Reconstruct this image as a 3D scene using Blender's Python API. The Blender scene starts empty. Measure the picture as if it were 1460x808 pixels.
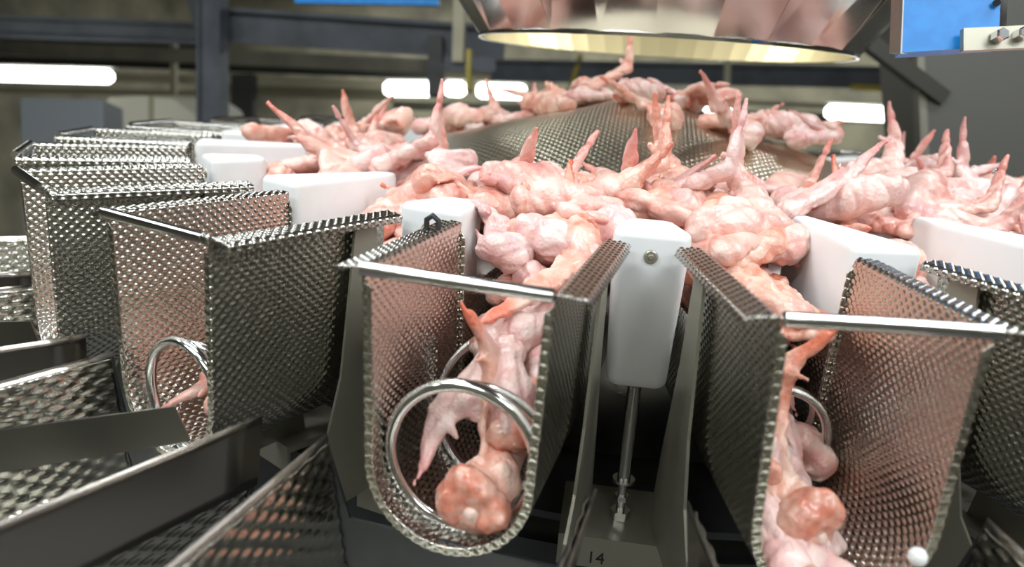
import bpy, math, random
import numpy as np
from mathutils import Matrix, Vector

random.seed(11)
RNG = np.random.default_rng(11)
SC = bpy.context.scene
COL = SC.collection
PI = math.pi

# ------------------------------------------------------------------ camera
F_PX = 1063.973
CAM = Vector((0.0, -2.0768, 0.19081))
CR = Vector((0.98365046, 0.16758807, 0.06592427))
CU = Vector((-0.10685012, 0.24843947, 0.96273614))
CF = Vector((-0.1449649, 0.95403987, -0.26228441))
cd = bpy.data.cameras.new('camera')
cam = bpy.data.objects.new('camera', cd)
COL.objects.link(cam)
cam.matrix_world = Matrix(((CR.x, CU.x, -CF.x, CAM.x), (CR.y, CU.y, -CF.y, CAM.y), (CR.z, CU.z, -CF.z, CAM.z), (0, 0, 0, 1)))
cd.sensor_fit = 'HORIZONTAL'
cd.sensor_width = 36.0
cd.lens = F_PX / 1460.0 * 36.0
cd.clip_start = 0.02
cd.dof.use_dof = True
cd.dof.focus_distance = 1.08
cd.dof.aperture_fstop = 2.6
SC.camera = cam

# ------------------------------------------------------------------ world, exposure
w = bpy.data.worlds.new('world')
SC.world = w
w.use_nodes = True
w.node_tree.nodes['Background'].inputs[0].default_value = (0.80, 0.90, 1.0, 1)
w.node_tree.nodes['Background'].inputs[1].default_value = 0.02
SC.view_settings.view_transform = 'Standard'
SC.view_settings.look = 'None'
SC.view_settings.gamma = 1.0
SC.view_settings.use_curve_mapping = False
SC.view_settings.exposure = 0.12

# overhead fluorescent fittings above the machine and an added back row (out of frame), as area lights inside their housings
CEIL_LAMPS = [  # x, y, z, along ('x' or 'y'), power
    (-1.5, -2.3, 2.0, 'x', 34), (1.5, -2.3, 2.0, 'x', 34),
    (-1.5, -0.9, 2.0, 'x', 34), (1.5, -0.9, 2.0, 'x', 34),
    (-1.5, 0.9, 2.0, 'x', 26), (1.5, 0.9, 2.0, 'x', 26),
    (-3.6, -0.6, 2.0, 'y', 30), (3.6, -0.6, 2.0, 'y', 30),
    (-1.2, -3.9, 2.0, 'x', 42), (1.2, -3.9, 2.0, 'x', 42),
    (-3.4, -3.2, 2.0, 'y', 48), (3.4, -3.2, 2.0, 'y', 48),
    (-4.5, 10.5, 2.0, 'x', 170), (0.0, 10.5, 2.0, 'x', 170), (4.5, 10.5, 2.0, 'x', 170),  # unseen back row, added only to brighten the back wall
]
for i, (x, y, z, ax, pw) in enumerate(CEIL_LAMPS):
    ld = bpy.data.lights.new('unseen_ceiling_light', 'AREA')
    ld.shape = 'RECTANGLE'
    ld.size = 1.5
    ld.size_y = 0.22
    ld.energy = pw
    ld.color = (0.93, 0.98, 1.0)
    lo = bpy.data.objects.new('unseen_ceiling_light', ld)
    COL.objects.link(lo)
    lo.location = (x, y, z - 0.03)
    lo.rotation_euler = (0, 0, 0 if ax == 'x' else PI / 2)

# ------------------------------------------------------------------ helpers
def tag(o, label, cat, group=None):
    o['label'] = label
    o['category'] = cat
    if group:
        o['group'] = group
    return o

def empty(name, loc=(0, 0, 0), rz=0.0):
    o = bpy.data.objects.new(name, None)
    COL.objects.link(o)
    o.location = loc
    o.rotation_euler = (0, 0, rz)
    o.empty_display_size = 0.05
    return o

class MB:
    def __init__(self):
        self.v = []; self.f = []; self.s = []
    def add(self, vs, fs, smooth=False):
        b = len(self.v)
        self.v += [tuple(p) for p in vs]
        self.f += [tuple(i + b for i in f) for f in fs]
        self.s += [smooth] * len(fs)
        return self
    def box(self, x0, x1, y0, y1, z0, z1):
        return self.hexa([(x0, y0, z0), (x1, y0, z0), (x1, y1, z0), (x0, y1, z0), (x0, y0, z1), (x1, y0, z1), (x1, y1, z1), (x0, y1, z1)])
    def hexa(self, p):
        return self.add(p, [(3, 2, 1, 0), (4, 5, 6, 7), (0, 1, 5, 4), (1, 2, 6, 5), (2, 3, 7, 6), (3, 0, 4, 7)])
    def tube(self, pts, r, n=10, caps=True, closed=False, smooth=True):
        pts = [Vector(p) for p in pts]
        rs = r if isinstance(r, (list, tuple)) else [r] * len(pts)
        vs = []; m = len(pts); up = None
        for i, p in enumerate(pts):
            a = pts[i - 1] if i > 0 else (pts[-1] if closed else p)
            b = pts[i + 1] if i < m - 1 else (pts[0] if closed else p)
            d = (b - a).normalized()
            if up is None:
                up = Vector((0, 0, 1)) if abs(d.z) < 0.9 else Vector((1, 0, 0))
            x = up - d * up.dot(d)
            x = x.normalized() if x.length > 1e-6 else d.orthogonal().normalized()
            up = x
            y = d.cross(x)
            for j in range(n):
                a_ = 2 * PI * j / n
                vs.append(p + (x * math.cos(a_) + y * math.sin(a_)) * rs[i])
        fs = []
        for i in range(m if closed else m - 1):
            i2 = (i + 1) % m
            for j in range(n):
                j2 = (j + 1) % n
                fs.append((i * n + j, i * n + j2, i2 * n + j2, i2 * n + j))
        self.add(vs, fs, smooth)
        if caps and not closed:
            self.add(vs[:n], [tuple(reversed(range(n)))])
            self.add(vs[-n:], [tuple(range(n))])
        return self
    def cyl(self, a, b, r, n=16):
        return self.tube([a, b], r, n)
    def lathe(self, prof, n=32, smooth=True, c=(0, 0, 0)):
        vs = []
        for (r, z) in prof:
            for j in range(n):
                t = 2 * PI * j / n
                vs.append((c[0] + r * math.cos(t), c[1] + r * math.sin(t), c[2] + z))
        fs = []
        for i in range(len(prof) - 1):
            for j in range(n):
                j2 = (j + 1) % n
                fs.append((i * n + j, i * n + j2, (i + 1) * n + j2, (i + 1) * n + j))
        return self.add(vs, fs, smooth)
    def prism(self, poly, h, axis='x', at=0.0):
        # poly: 2-D outline, extruded along axis between at and at+h (concave outlines are fine: n-gon caps)
        def mk(a, b, c):
            return {'x': (c, a, b), 'y': (a, c, b), 'z': (a, b, c)}[axis]
        n = len(poly)
        vs = [mk(a, b, at) for a, b in poly] + [mk(a, b, at + h) for a, b in poly]
        fs = [tuple(reversed(range(n))), tuple(range(n, 2 * n))]
        fs += [(i, (i + 1) % n, n + (i + 1) % n, n + i) for i in range(n)]
        return self.add(vs, fs)
    def mesh(self, name, mat=None):
        me = bpy.data.meshes.new(name)
        me.from_pydata(self.v, [], self.f)
        me.polygons.foreach_set('use_smooth', self.s)
        if mat:
            me.materials.append(mat)
        me.update()
        return me
    def build(self, name, mat, parent=None, bevel=0.0, seg=2):
        o = bpy.data.objects.new(name, self.mesh(name, mat))
        COL.objects.link(o)
        if parent:
            o.parent = parent
        if bevel:
            fix_normals(o.data)
            m = o.modifiers.new('bevel', 'BEVEL')
            m.width = bevel; m.segments = seg; m.limit_method = 'ANGLE'; m.angle_limit = 0.6
        return o

def fix_normals(me):
    import bmesh
    bm = bmesh.new(); bm.from_mesh(me)
    bmesh.ops.recalc_face_normals(bm, faces=bm.faces)
    bm.to_mesh(me); bm.free()

def link(name, me, parent=None):
    o = bpy.data.objects.new(name, me)
    COL.objects.link(o)
    if parent:
        o.parent = parent
    return o

def np_mesh(name, verts, quads, mat, smooth=True):
    me = bpy.data.meshes.new(name)
    me.vertices.add(len(verts))
    me.vertices.foreach_set('co', np.asarray(verts, dtype=np.float32).ravel())
    q = np.asarray(quads, dtype=np.int32)
    me.loops.add(q.size)
    me.loops.foreach_set('vertex_index', q.ravel())
    me.polygons.add(len(q))
    me.polygons.foreach_set('loop_start', np.arange(0, q.size, q.shape[1], dtype=np.int32))
    me.polygons.foreach_set('use_smooth', np.full(len(q), smooth))
    if mat:
        me.materials.append(mat)
    me.update(calc_edges=True)
    me.validate()
    return me

def ray(px, py, depth):
    # a world point standing `depth` metres in front of the lens plane
    return CAM + (CF + CR * ((px - 730) / F_PX) - CU * ((py - 404) / F_PX)) * depth

# ------------------------------------------------------------------ materials
def mat(name, color, rough=0.5, metal=0.0, spec=0.5, noise=None, bump=None, emit=None, sss=None, coat=0.0, aniso=None, rough_var=None):
    m = bpy.data.materials.new(name)
    m.use_nodes = True
    nt = m.node_tree
    b = nt.nodes['Principled BSDF']
    b.inputs['Base Color'].default_value = (*color, 1)
    b.inputs['Roughness'].default_value = rough
    b.inputs['Metallic'].default_value = metal
    b.inputs['Specular IOR Level'].default_value = spec
    if coat:
        b.inputs['Coat Weight'].default_value = coat
        b.inputs['Coat Roughness'].default_value = 0.12
    if sss:
        b.inputs['Subsurface Weight'].default_value = sss[0]
        b.inputs['Subsurface Radius'].default_value = sss[1]
        b.inputs['Subsurface Scale'].default_value = sss[2]
    tc = nt.nodes.new('ShaderNodeTexCoord')
    if noise:
        c2, sc, lo, hi = noise
        n = nt.nodes.new('ShaderNodeTexNoise'); n.inputs['Scale'].default_value = sc; n.inputs['Detail'].default_value = 5
        nt.links.new(tc.outputs['Object'], n.inputs['Vector'])
        r = nt.nodes.new('ShaderNodeValToRGB')
        r.color_ramp.elements[0].position = lo; r.color_ramp.elements[1].position = hi
        r.color_ramp.elements[0].color = (*color, 1); r.color_ramp.elements[1].color = (*c2, 1)
        nt.links.new(n.outputs['Fac'], r.inputs['Fac'])
        nt.links.new(r.outputs['Color'], b.inputs['Base Color'])
    if rough_var:
        sc, a0, a1 = rough_var
        n = nt.nodes.new('ShaderNodeTexNoise'); n.inputs['Scale'].default_value = sc; n.inputs['Detail'].default_value = 4
        nt.links.new(tc.outputs['Object'], n.inputs['Vector'])
        mr = nt.nodes.new('ShaderNodeMapRange')
        mr.inputs[1].default_value = 0.3; mr.inputs[2].default_value = 0.7; mr.inputs[3].default_value = a0; mr.inputs[4].default_value = a1
        nt.links.new(n.outputs['Fac'], mr.inputs[0]); nt.links.new(mr.outputs[0], b.inputs['Roughness'])
    if bump:
        sc, st, dist = bump
        n = nt.nodes.new('ShaderNodeTexNoise'); n.inputs['Scale'].default_value = sc; n.inputs['Detail'].default_value = 4
        nt.links.new(tc.outputs['Object'], n.inputs['Vector'])
        bp = nt.nodes.new('ShaderNodeBump'); bp.inputs['Strength'].default_value = st; bp.inputs['Distance'].default_value = dist
        nt.links.new(n.outputs['Fac'], bp.inputs['Height']); nt.links.new(bp.outputs['Normal'], b.inputs['Normal'])
    if emit:
        b.inputs['Emission Color'].default_value = (*emit[0], 1)
        b.inputs['Emission Strength'].default_value = emit[1]
    return m

M = {}
M['dimple'] = mat('dimpled_stainless', (0.57, 0.555, 0.50), 0.2, 1.0, rough_var=(9, 0.14, 0.22))
M['cone'] = mat('dimpled_cone_steel', (0.66, 0.61, 0.49), 0.30, 1.0)
M['steel'] = mat('polished_steel', (0.72, 0.72, 0.72), 0.14, 1.0)
M['sheet'] = mat('brushed_sheet_steel', (0.52, 0.51, 0.48), 0.30, 1.0, rough_var=(14, 0.22, 0.42))
M['hopper'] = mat('hopper_sheet_steel', (0.50, 0.455, 0.41), 0.25, 1.0)
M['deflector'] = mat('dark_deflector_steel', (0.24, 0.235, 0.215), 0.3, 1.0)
M['warm_glow'] = mat('steel_painted_warm_light', (0.78, 0.65, 0.36), 0.40, 0.9)  # gold base colour paints the warm light inside the funnel
M['bracket'] = mat('dull_sheet_steel', (0.40, 0.38, 0.31), 0.42, 0.65, rough_var=(18, 0.34, 0.5))
M['dark'] = mat('dark_machine_steel', (0.10, 0.105, 0.11), 0.38, 0.7, noise=((0.05, 0.052, 0.055), 6, 0.35, 0.7))
M['black'] = mat('black_rubber', (0.015, 0.015, 0.016), 0.55)
M['plastic'] = mat('white_polyethylene', (0.80, 0.81, 0.81), 0.42, 0.0, 0.4, noise=((0.74, 0.71, 0.66), 7, 0.48, 0.75), sss=(0.15, (1, 0.9, 0.8), 0.008))
M['mirror'] = mat('mirror_sheet_steel', (0.52, 0.50, 0.47), 0.14, 1.0, rough_var=(5, 0.10, 0.20))
M['blue'] = mat('blue_painted_panel', (0.008, 0.21, 0.62), 0.38, noise=((0.01, 0.25, 0.70), 30, 0.4, 0.6))
M['beam'] = mat('blue_grey_paint', (0.10, 0.11, 0.125), 0.6, noise=((0.06, 0.066, 0.075), 4, 0.4, 0.7))
M['greypanel'] = mat('grey_panel_paint', (0.15, 0.165, 0.175), 0.5)
M['cream'] = mat('cream_enamel', (0.62, 0.60, 0.47), 0.45)
M['wall'] = mat('olive_wall_cladding', (0.30, 0.27, 0.18), 0.8, noise=((0.13, 0.12, 0.085), 1.3, 0.35, 0.7))
M['ceil'] = mat('dull_ceiling', (0.24, 0.22, 0.18), 0.8, noise=((0.16, 0.15, 0.12), 1.0, 0.35, 0.7))
M['floor'] = mat('grey_concrete', (0.12, 0.12, 0.115), 0.6, noise=((0.08, 0.08, 0.078), 2.0, 0.35, 0.7))
M['pipe'] = mat('dull_galvanised', (0.22, 0.21, 0.16), 0.5, 0.3, noise=((0.13, 0.125, 0.10), 3, 0.35, 0.7))
M['palerail'] = mat('pale_rail_paint', (0.38, 0.35, 0.24), 0.6)
M['darkbeam'] = mat('dark_duct', (0.05, 0.052, 0.05), 0.6)
M['cabinet'] = mat('dark_grey_cabinet', (0.062, 0.06, 0.05), 0.5, 0.2)
M['yellow'] = mat('yellow_paint', (0.35, 0.27, 0.02), 0.5)
M['lamp'] = mat('fluorescent_tube', (0.9, 0.95, 0.9), 0.5, emit=((0.97, 1.0, 0.93), 6.0))
M['lamphouse'] = mat('lamp_housing', (0.5, 0.5, 0.48), 0.5)
M['ink'] = mat('engraved_number', (0.02, 0.02, 0.02), 0.6)
M['bone'] = mat('bone_cartilage', (0.74, 0.55, 0.47), 0.3, sss=(0.2, (1, 0.5, 0.4), 0.006), coat=0.4)

def meat_mat():
    m = mat('raw_cut_meat', (0.60, 0.20, 0.13), 0.26, 0.0, 0.5, noise=((0.76, 0.46, 0.36), 45, 0.42, 0.64), bump=(140, 0.5, 0.002), sss=(0.25, (1, 0.3, 0.2), 0.008), coat=0.3)
    return m
M['meat'] = meat_mat()

def skin_mat():
    m = bpy.data.materials.new('raw_chicken_skin'); m.use_nodes = True
    nt = m.node_tree; N = nt.nodes.new; L = nt.links.new
    b = nt.nodes['Principled BSDF']
    tc = N('ShaderNodeTexCoord'); oi = N('ShaderNodeObjectInfo')
    at = N('ShaderNodeAttribute'); at.attribute_name = 'tint'
    sep = N('ShaderNodeSeparateColor'); L(at.outputs['Color'], sep.inputs[0])
    # offset noise by the object's own random number so copies differ
    vm = N('ShaderNodeVectorMath'); vm.operation = 'ADD'
    sc = N('ShaderNodeMath'); sc.operation = 'MULTIPLY'; sc.inputs[1].default_value = 7.0
    L(oi.outputs['Random'], sc.inputs[0]); L(sc.outputs[0], vm.inputs[1]); L(tc.outputs['Object'], vm.inputs[0])
    n1 = N('ShaderNodeTexNoise'); n1.inputs['Scale'].default_value = 26; n1.inputs['Detail'].default_value = 5; L(vm.outputs[0], n1.inputs['Vector'])
    r1 = N('ShaderNodeValToRGB'); e = r1.color_ramp.elements
    e[0].position = 0.32; e[0].color = (0.72, 0.36, 0.30, 1)
    e[1].position = 0.66; e[1].color = (0.86, 0.68, 0.60, 1)
    x = e.new(0.47); x.color = (0.83, 0.57, 0.49, 1)
    L(n1.outputs['Fac'], r1.inputs['Fac'])
    # bluish / pinkish veins
    n2 = N('ShaderNodeTexNoise'); n2.inputs['Scale'].default_value = 17; n2.inputs['Detail'].default_value = 3; L(vm.outputs[0], n2.inputs['Vector'])
    mr = N('ShaderNodeMapRange'); mr.inputs[1].default_value = 0.60; mr.inputs[2].default_value = 0.74; mr.inputs[4].default_value = 0.55
    L(n2.outputs['Fac'], mr.inputs[0])
    mx = N('ShaderNodeMix'); mx.data_type = 'RGBA'; mx.inputs[7].default_value = (0.56, 0.34, 0.40, 1)
    L(mr.outputs[0], mx.inputs[0]); L(r1.outputs['Color'], mx.inputs[6])
    # red tips and joints
    mx2 = N('ShaderNodeMix'); mx2.data_type = 'RGBA'; mx2.inputs[7].default_value = (0.67, 0.23, 0.18, 1)
    L(sep.outputs[0], mx2.inputs[0]); L(mx.outputs[2], mx2.inputs[6])
    # each wing a little warmer or paler
    hs = N('ShaderNodeHueSaturation')
    mrv = N('ShaderNodeMapRange'); mrv.inputs[3].default_value = 0.78; mrv.inputs[4].default_value = 1.30
    L(oi.outputs['Random'], mrv.inputs[0]); L(mrv.outputs[0], hs.inputs['Saturation'])
    mrh = N('ShaderNodeMapRange'); mrh.inputs[3].default_value = 0.488; mrh.inputs[4].default_value = 0.505
    L(oi.outputs['Random'], mrh.inputs[0]); L(mrh.outputs[0], hs.inputs['Hue'])
    L(mx2.outputs[2], hs.inputs['Color'])
    L(hs.outputs['Color'], b.inputs['Base Color'])
    b.inputs['Roughness'].default_value = 0.36
    b.inputs['Subsurface Weight'].default_value = 0.12
    b.inputs['Subsurface Radius'].default_value = (1.0, 0.35, 0.22)
    b.inputs['Subsurface Scale'].default_value = 0.008
    b.inputs['Coat Weight'].default_value = 0.25; b.inputs['Coat Roughness'].default_value = 0.16
    # pores and folds
    v = N('ShaderNodeTexVoronoi'); v.inputs['Scale'].default_value = 210; L(vm.outputs[0], v.inputs['Vector'])
    n3 = N('ShaderNodeTexNoise'); n3.inputs['Scale'].default_value = 70; n3.inputs['Detail'].default_value = 4; L(vm.outputs[0], n3.inputs['Vector'])
    ad = N('ShaderNodeMath'); ad.operation = 'MULTIPLY_ADD'; ad.inputs[1].default_value = -0.25
    L(v.outputs['Distance'], ad.inputs[0]); L(n3.outputs['Fac'], ad.inputs[2])
    bp = N('ShaderNodeBump'); bp.inputs['Strength'].default_value = 0.8; bp.inputs['Distance'].default_value = 0.004
    L(ad.outputs[0], bp.inputs['Height']); L(bp.outputs['Normal'], b.inputs['Normal'])
    return m
M['skin'] = skin_mat()

# ------------------------------------------------------------------ ring geometry
NT = 22
DTH = 2 * PI / NT
PH = -0.11256
RO, RI = 1.407, 1.1186
HW = 0.100
UZ, UR = -0.210, 0.094     # centre height and radius of the U floor
def ang(k):
    return PH + k * DTH
def ring(k, r, t=0.0, z=0.0):
    a = ang(k)
    return Vector((r * math.sin(a) + t * math.cos(a), -r * math.cos(a) + t * math.sin(a), z))

# ------------------------------------------------------------------ the hall
def structure(o):
    o['kind'] = 'structure'
    return o
X0, X1, Y0, Y1, ZF, ZC = -9.0, 9.5, -6.0, 13.0, -2.6, 2.3
structure(MB().box(X0, X1, Y0, Y1, ZF - 0.1, ZF).build('floor', M['floor']))
structure(MB().box(X0, X1, Y0, Y1, ZC, ZC + 0.1).build('ceiling', M['ceil']))
structure(MB().box(X0, X1, Y1, Y1 + 0.1, ZF, ZC).build('wall_back', M['wall']))
structure(MB().box(X0, X1, Y0 - 0.1, Y0, ZF, ZC).build('wall_front', M['wall']))
structure(MB().box(X0 - 0.1, X0, Y0, Y1, ZF, ZC).build('wall_left', M['wall']))
structure(MB().box(X1, X1 + 0.1, Y0, Y1, ZF, ZC).build('wall_right', M['wall']))

# ------------------------------------------------------------------ dimpled sheet shells
PV, PU = 0.0140, 0.0128      # dimple pitch along the trough, and round the profile (two staggered rows)
def resample(path, step):
    P = np.array(path, float)
    d = np.r_[0, np.cumsum(np.linalg.norm(np.diff(P, axis=0), axis=1))]
    n = max(1, int(d[-1] / step))
    s = np.r_[(d[-1] - n * step) / 2 + step * np.arange(n + 1)]
    s[0] = 0; s[-1] = d[-1]
    return np.stack([np.interp(s, d, P[:, 0]), np.interp(s, d, P[:, 1])], 1), s

def dimple(u, v, pu=PU, pv=PV, amp=0.0016):
    def one(a, b):
        fa = (a / pu) % 1.0 - 0.5; fb = (b / pv) % 1.0 - 0.5
        d2 = (fa / 0.24) ** 2 + (fb / 0.37) ** 2
        return np.clip(1 - d2, 0, 1) ** 0.9
    return amp * np.maximum(one(u, v), one(u + pu / 2, v + pv / 2))

def shell(name, path, v0, v1, material, lip0=0.0, lip1=0.0, step=PU / 8, vstep=PV / 8, thick=0.0016, amp=0.0016, dimp=True, pu=PU, pv=PV, flat_ends=0.0):
    """A bent sheet: 2-D profile (x,z) swept along -y from v0 to v1; the ends fold outward by lip0 / lip1."""
    P, s = resample(path, step)
    T = np.gradient(P, axis=0); T /= np.linalg.norm(T, axis=1)[:, None]
    Nn = np.stack([T[:, 1], -T[:, 0]], 1)       # path runs left-down-right, so this points inward / up; negate for out
    Nn = -Nn
    # flip so the normal points away from the inside of the channel
    L = v1 - v0
    tot = lip0 + L + lip1
    m = max(2, int(tot / vstep) + 1)
    q = -lip0 + vstep * np.arange(m)
    q[-1] = L + lip1
    sh = dimple(s[:, None], q[None, :] + 0.0, pu, pv, amp) if dimp else np.zeros((len(s), m))
    out = np.where(q < 0, -q, np.where(q > L, q - L, 0.0))        # outward travel in a lip
    edge = np.minimum(s, s[-1] - s)
    lw = np.clip((edge - flat_ends) / 0.010, 0.12, 1.0) if flat_ends else np.ones(len(s))   # no fold on the top flange
    out = out[None, :] * lw[:, None]
    yv = np.clip(q, 0, L) + v0
    # offset direction of the dimple: outward normal on the wall, along +-y on the lips
    wallm = ((q >= 0) & (q <= L)).astype(float)
    lipdir = np.where(q < 0, -1.0, np.where(q > L, 1.0, 0.0))
    def layer(off):
        X = P[:, 0:1] + Nn[:, 0:1] * (out + (sh + off) * wallm[None, :])
        Z = P[:, 1:2] + Nn[:, 1:2] * (out + (sh + off) * wallm[None, :])
        Y = yv[None, :] - lipdir[None, :] * (sh + off)
        return np.stack([X, -Y, Z], -1)
    A = layer(0.0); B = layer(thick)
    n = len(s)
    V = np.concatenate([A.reshape(-1, 3), B.reshape(-1, 3)])
    I = np.arange(n * m).reshape(n, m)
    qa = np.stack([I[:-1, :-1], I[1:, :-1], I[1:, 1:], I[:-1, 1:]], -1).reshape(-1, 4)
    qb = qa[:, ::-1] + n * m
    def rim(e):
        return np.stack([e[:-1], e[1:], e[1:] + n * m, e[:-1] + n * m], -1)
    R = np.concatenate([rim(I[0, :]), rim(I[-1, ::-1]), rim(I[::-1, 0]), rim(I[:, -1])])
    return np_mesh(name, V, np.concatenate([qa, qb, R]), material)

def u_path(top=0.0, flange=0.030, lipdrop=0.008):
    p = []
    if flange:
        p += [(-HW - flange, top - 0.003 - lipdrop), (-HW - flange, top - 0.005), (-HW - flange + 0.002, top - 0.002), (-HW - 0.004, top), (-HW - 0.001, top - 0.001), (-HW, top - 0.004)]
    else:
        f = (top - 0.0) / UZ
        p += [(-(HW + (UR - HW) * f), top)]
    a0 = []
    for i in range(41):
        a = PI + PI * i / 40
        a0.append((UR * math.cos(a), UZ + UR * math.sin(a)))
    right = [(-x, z) for x, z in reversed(p)]
    return p + a0 + right

ORG = 1.25   # trough origin radius; local y = -(r-ORG), z lifted by 0.30
def loc_shift(me, dy=0.0, dz=0.0):
    co = np.empty(len(me.vertices) * 3, np.float32)
    me.vertices.foreach_get('co', co); co = co.reshape(-1, 3)
    co[:, 1] += dy; co[:, 2] += dz
    me.vertices.foreach_set('co', co.ravel()); me.update()
    return me
me_shell = loc_shift(shell('trough_shell', u_path(), RI, RO, M['dimple'], lip0=0.008, lip1=0.010, flat_ends=0.046), ORG, 0.30)
me_chute = loc_shift(shell('inner_chute', u_path(-0.10, 0), 0.90, RI - 0.014, M['dimple']), ORG, 0.30)

rmp = MB().hexa([(-.080, -(0.905 - ORG), 0.17), (.080, -(0.905 - ORG), 0.17), (.070, -(1.12 - ORG), 0.035), (-.070, -(1.12 - ORG), 0.035), (-.080, -(0.905 - ORG), 0.174), (.080, -(0.905 - ORG), 0.174), (.070, -(1.12 - ORG), 0.039), (-.070, -(1.12 - ORG), 0.039)])
me_ramp = rmp.mesh('chute_ramp', M['sheet']); fix_normals(me_ramp)
b = MB().tube([(-HW + .002, -(RO + .004 - ORG), 0.301), (HW - .002, -(RO + .004 - ORG), 0.301)], 0.0072, 14)
me_bar = b.mesh('cross_bar', M['steel'])
# auger: an open wire screw whose last turn closes to a ring
pts = []
R_A = 0.085
R_END = 1.358
n = 96
for i in range(n + 1):
    q = i / n
    a = PI / 2 + 2 * PI * 1.6 * (q - 1)
    pts.append((R_A * math.cos(a), -(R_END - 0.20 * 1.6 * (1 - q) ** 1.0 - ORG), 0.30 - 0.212 + R_A * math.sin(a)))
b = MB().tube(pts, 0.0062, 10)
b2 = MB().tube([(R_A * math.cos(2 * PI * i / 48), -(R_END + 0.002 - ORG), 0.30 - 0.212 + R_A * math.sin(2 * PI * i / 48)) for i in range(48)], 0.0075, 12, closed=True)
me_ring = b2.mesh('auger_ring', M['steel'])
me_auger = b.mesh('auger_coil', M['steel'])
# bracket plates standing beside each trough (outline in r,z)
bp = [(1.150, -0.012), (1.190, -0.012), (1.200, -0.10), (1.215, -0.22), (1.24, -0.30), (1.28, -0.345), (1.29, -0.37), (1.29, -0.42), (1.08, -0.42), (1.10, -0.30), (1.135, -0.15)]
plate_me = []
for s in (-1, 1):
    b = MB().prism([(-(r - ORG), z + 0.30) for r, z in bp], 0.004, 'x', s * 0.110 - 0.002)
    me = b.mesh('bracket_plate', M['bracket']); fix_normals(me); plate_me.append(me)
# hanger pin heads
b = MB()
b.tube([(0.112, -(1.30 - ORG), -0.135), (0.122, -(1.30 - ORG), -0.135), (0.126, -(1.30 - ORG), -0.135)], [0.010, 0.010, 0.006], 12)
me_pin_r = b.mesh('hinge_pin', M['black'])
b = MB(); b.tube([(-0.112, -(1.30 - ORG), -0.135), (-0.122, -(1.30 - ORG), -0.135), (-0.126, -(1.30 - ORG), -0.135)], [0.010, 0.010, 0.006], 12)
me_pin_l = b.mesh('hinge_pin', M['black'])

TL = {
    0: 'dimpled steel feed trough full of wings, just left of the central white block',
    1: 'dimpled steel feed trough just right of the central white block',
    2: 'dimpled steel feed trough cut off by the right edge of the photo',
    -1: 'dimpled steel feed trough second left of the central white block, side wall showing',
    -2: 'narrow-looking dimpled steel feed trough at the left edge, facing half left',
    -3: 'dimpled steel feed trough at the far left whose open end points straight left',
    -4: 'fourth dimpled steel feed trough back along the left side, in front of the grey panel',
    -5: 'dimpled steel feed trough on the left side in front of the cream tank',
    -6: 'dimpled steel feed trough at the back left near the blue-grey column',
}
for k in range(-11, 11):
    root = empty('feed_trough', ring(k, ORG, 0, -0.30), ang(k))
    if k in TL:
        tag(root, TL[k], 'feed trough', 'feed troughs ringing the weigher')
    else:
        tag(root, 'dimpled steel feed trough hidden behind the heap on the far and right side', 'feed trough', 'far feed troughs ringing the weigher')
    link('trough_shell', me_shell, root)
    link('inner_chute', me_chute, root)
    link('chute_ramp', me_ramp, root)
    link('cross_bar', me_bar, root)
    coil = link('auger_coil', me_auger, root)
    link('auger_ring', me_ring, coil)
    if k == -1:
        coil.scale = (0.85, 1, 0.85)
    if k == 1:
        coil.scale = (0.75, 1, 0.75); coil.location.z = 0.020
    coil.location.y = {1: 0.155, -1: -0.02, 2: 0.1, -3: 0.06}.get(k, 0.0)
    for me in plate_me:
        link('bracket_plate', me, root)
    link('hinge_pin', me_pin_r, root); link('hinge_pin', me_pin_l, root)
    if k == 0:
        MB().tube([(-0.122, -(1.185 - ORG), 0.296), (-0.122, -(1.185 - ORG), 0.312), (-0.114, -(1.185 - ORG), 0.318), (-0.106, -(1.185 - ORG), 0.312), (-0.106, -(1.185 - ORG), 0.298)], 0.004, 8).build('flange_clip', M['black'], root)
    if k == 1:
        kb = MB().lathe([(0.0001, 0.009), (0.006, 0.0075), (0.009, 0.003), (0.009, -0.003), (0.006, -0.0075), (0.0001, -0.009)], 14).build('white_cap', M['plastic'], root)
        kb.location = (0.071, -(RO + 0.006 - ORG), 0.30 - 0.232)

# ------------------------------------------------------------------ white divider blocks
LONG = {-10, -8, -7, -5, -4, -2, 1, 2, 4, 6, 8, 10}      # index i stands for the gap between trough i and i+1
BL = {
    0: 'short white plastic divider block with a screw, in the centre between two trough mouths',
    -1: 'short white plastic divider block behind the trough just left of centre',
    1: 'long tan-smeared white plastic divider block on the right of the centre-right trough',
    2: 'long white plastic divider block at the right edge of the photo',
    -2: 'long white plastic divider block on the left, in front of the pink heap',
    -3: 'small short white plastic divider block wedged between two left troughs',
    -4: 'long bright white plastic divider block behind the small left one',
    -5: 'thin-looking white plastic divider block further back on the left',
    -7: 'white plastic divider block at the back left beside the raised wing tips',
    -6: 'last white plastic divider block seen at the back left, beside the dark doorway post',
    3: 'white plastic divider block at the right edge, second behind the nearest right one',
    5: 'white plastic divider block at the right edge below the dark cabinet',
    6: 'white plastic divider block under the left part of the dark cabinet',
    7: 'small white plastic divider block below the right fluorescent lamp',
}
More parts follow.
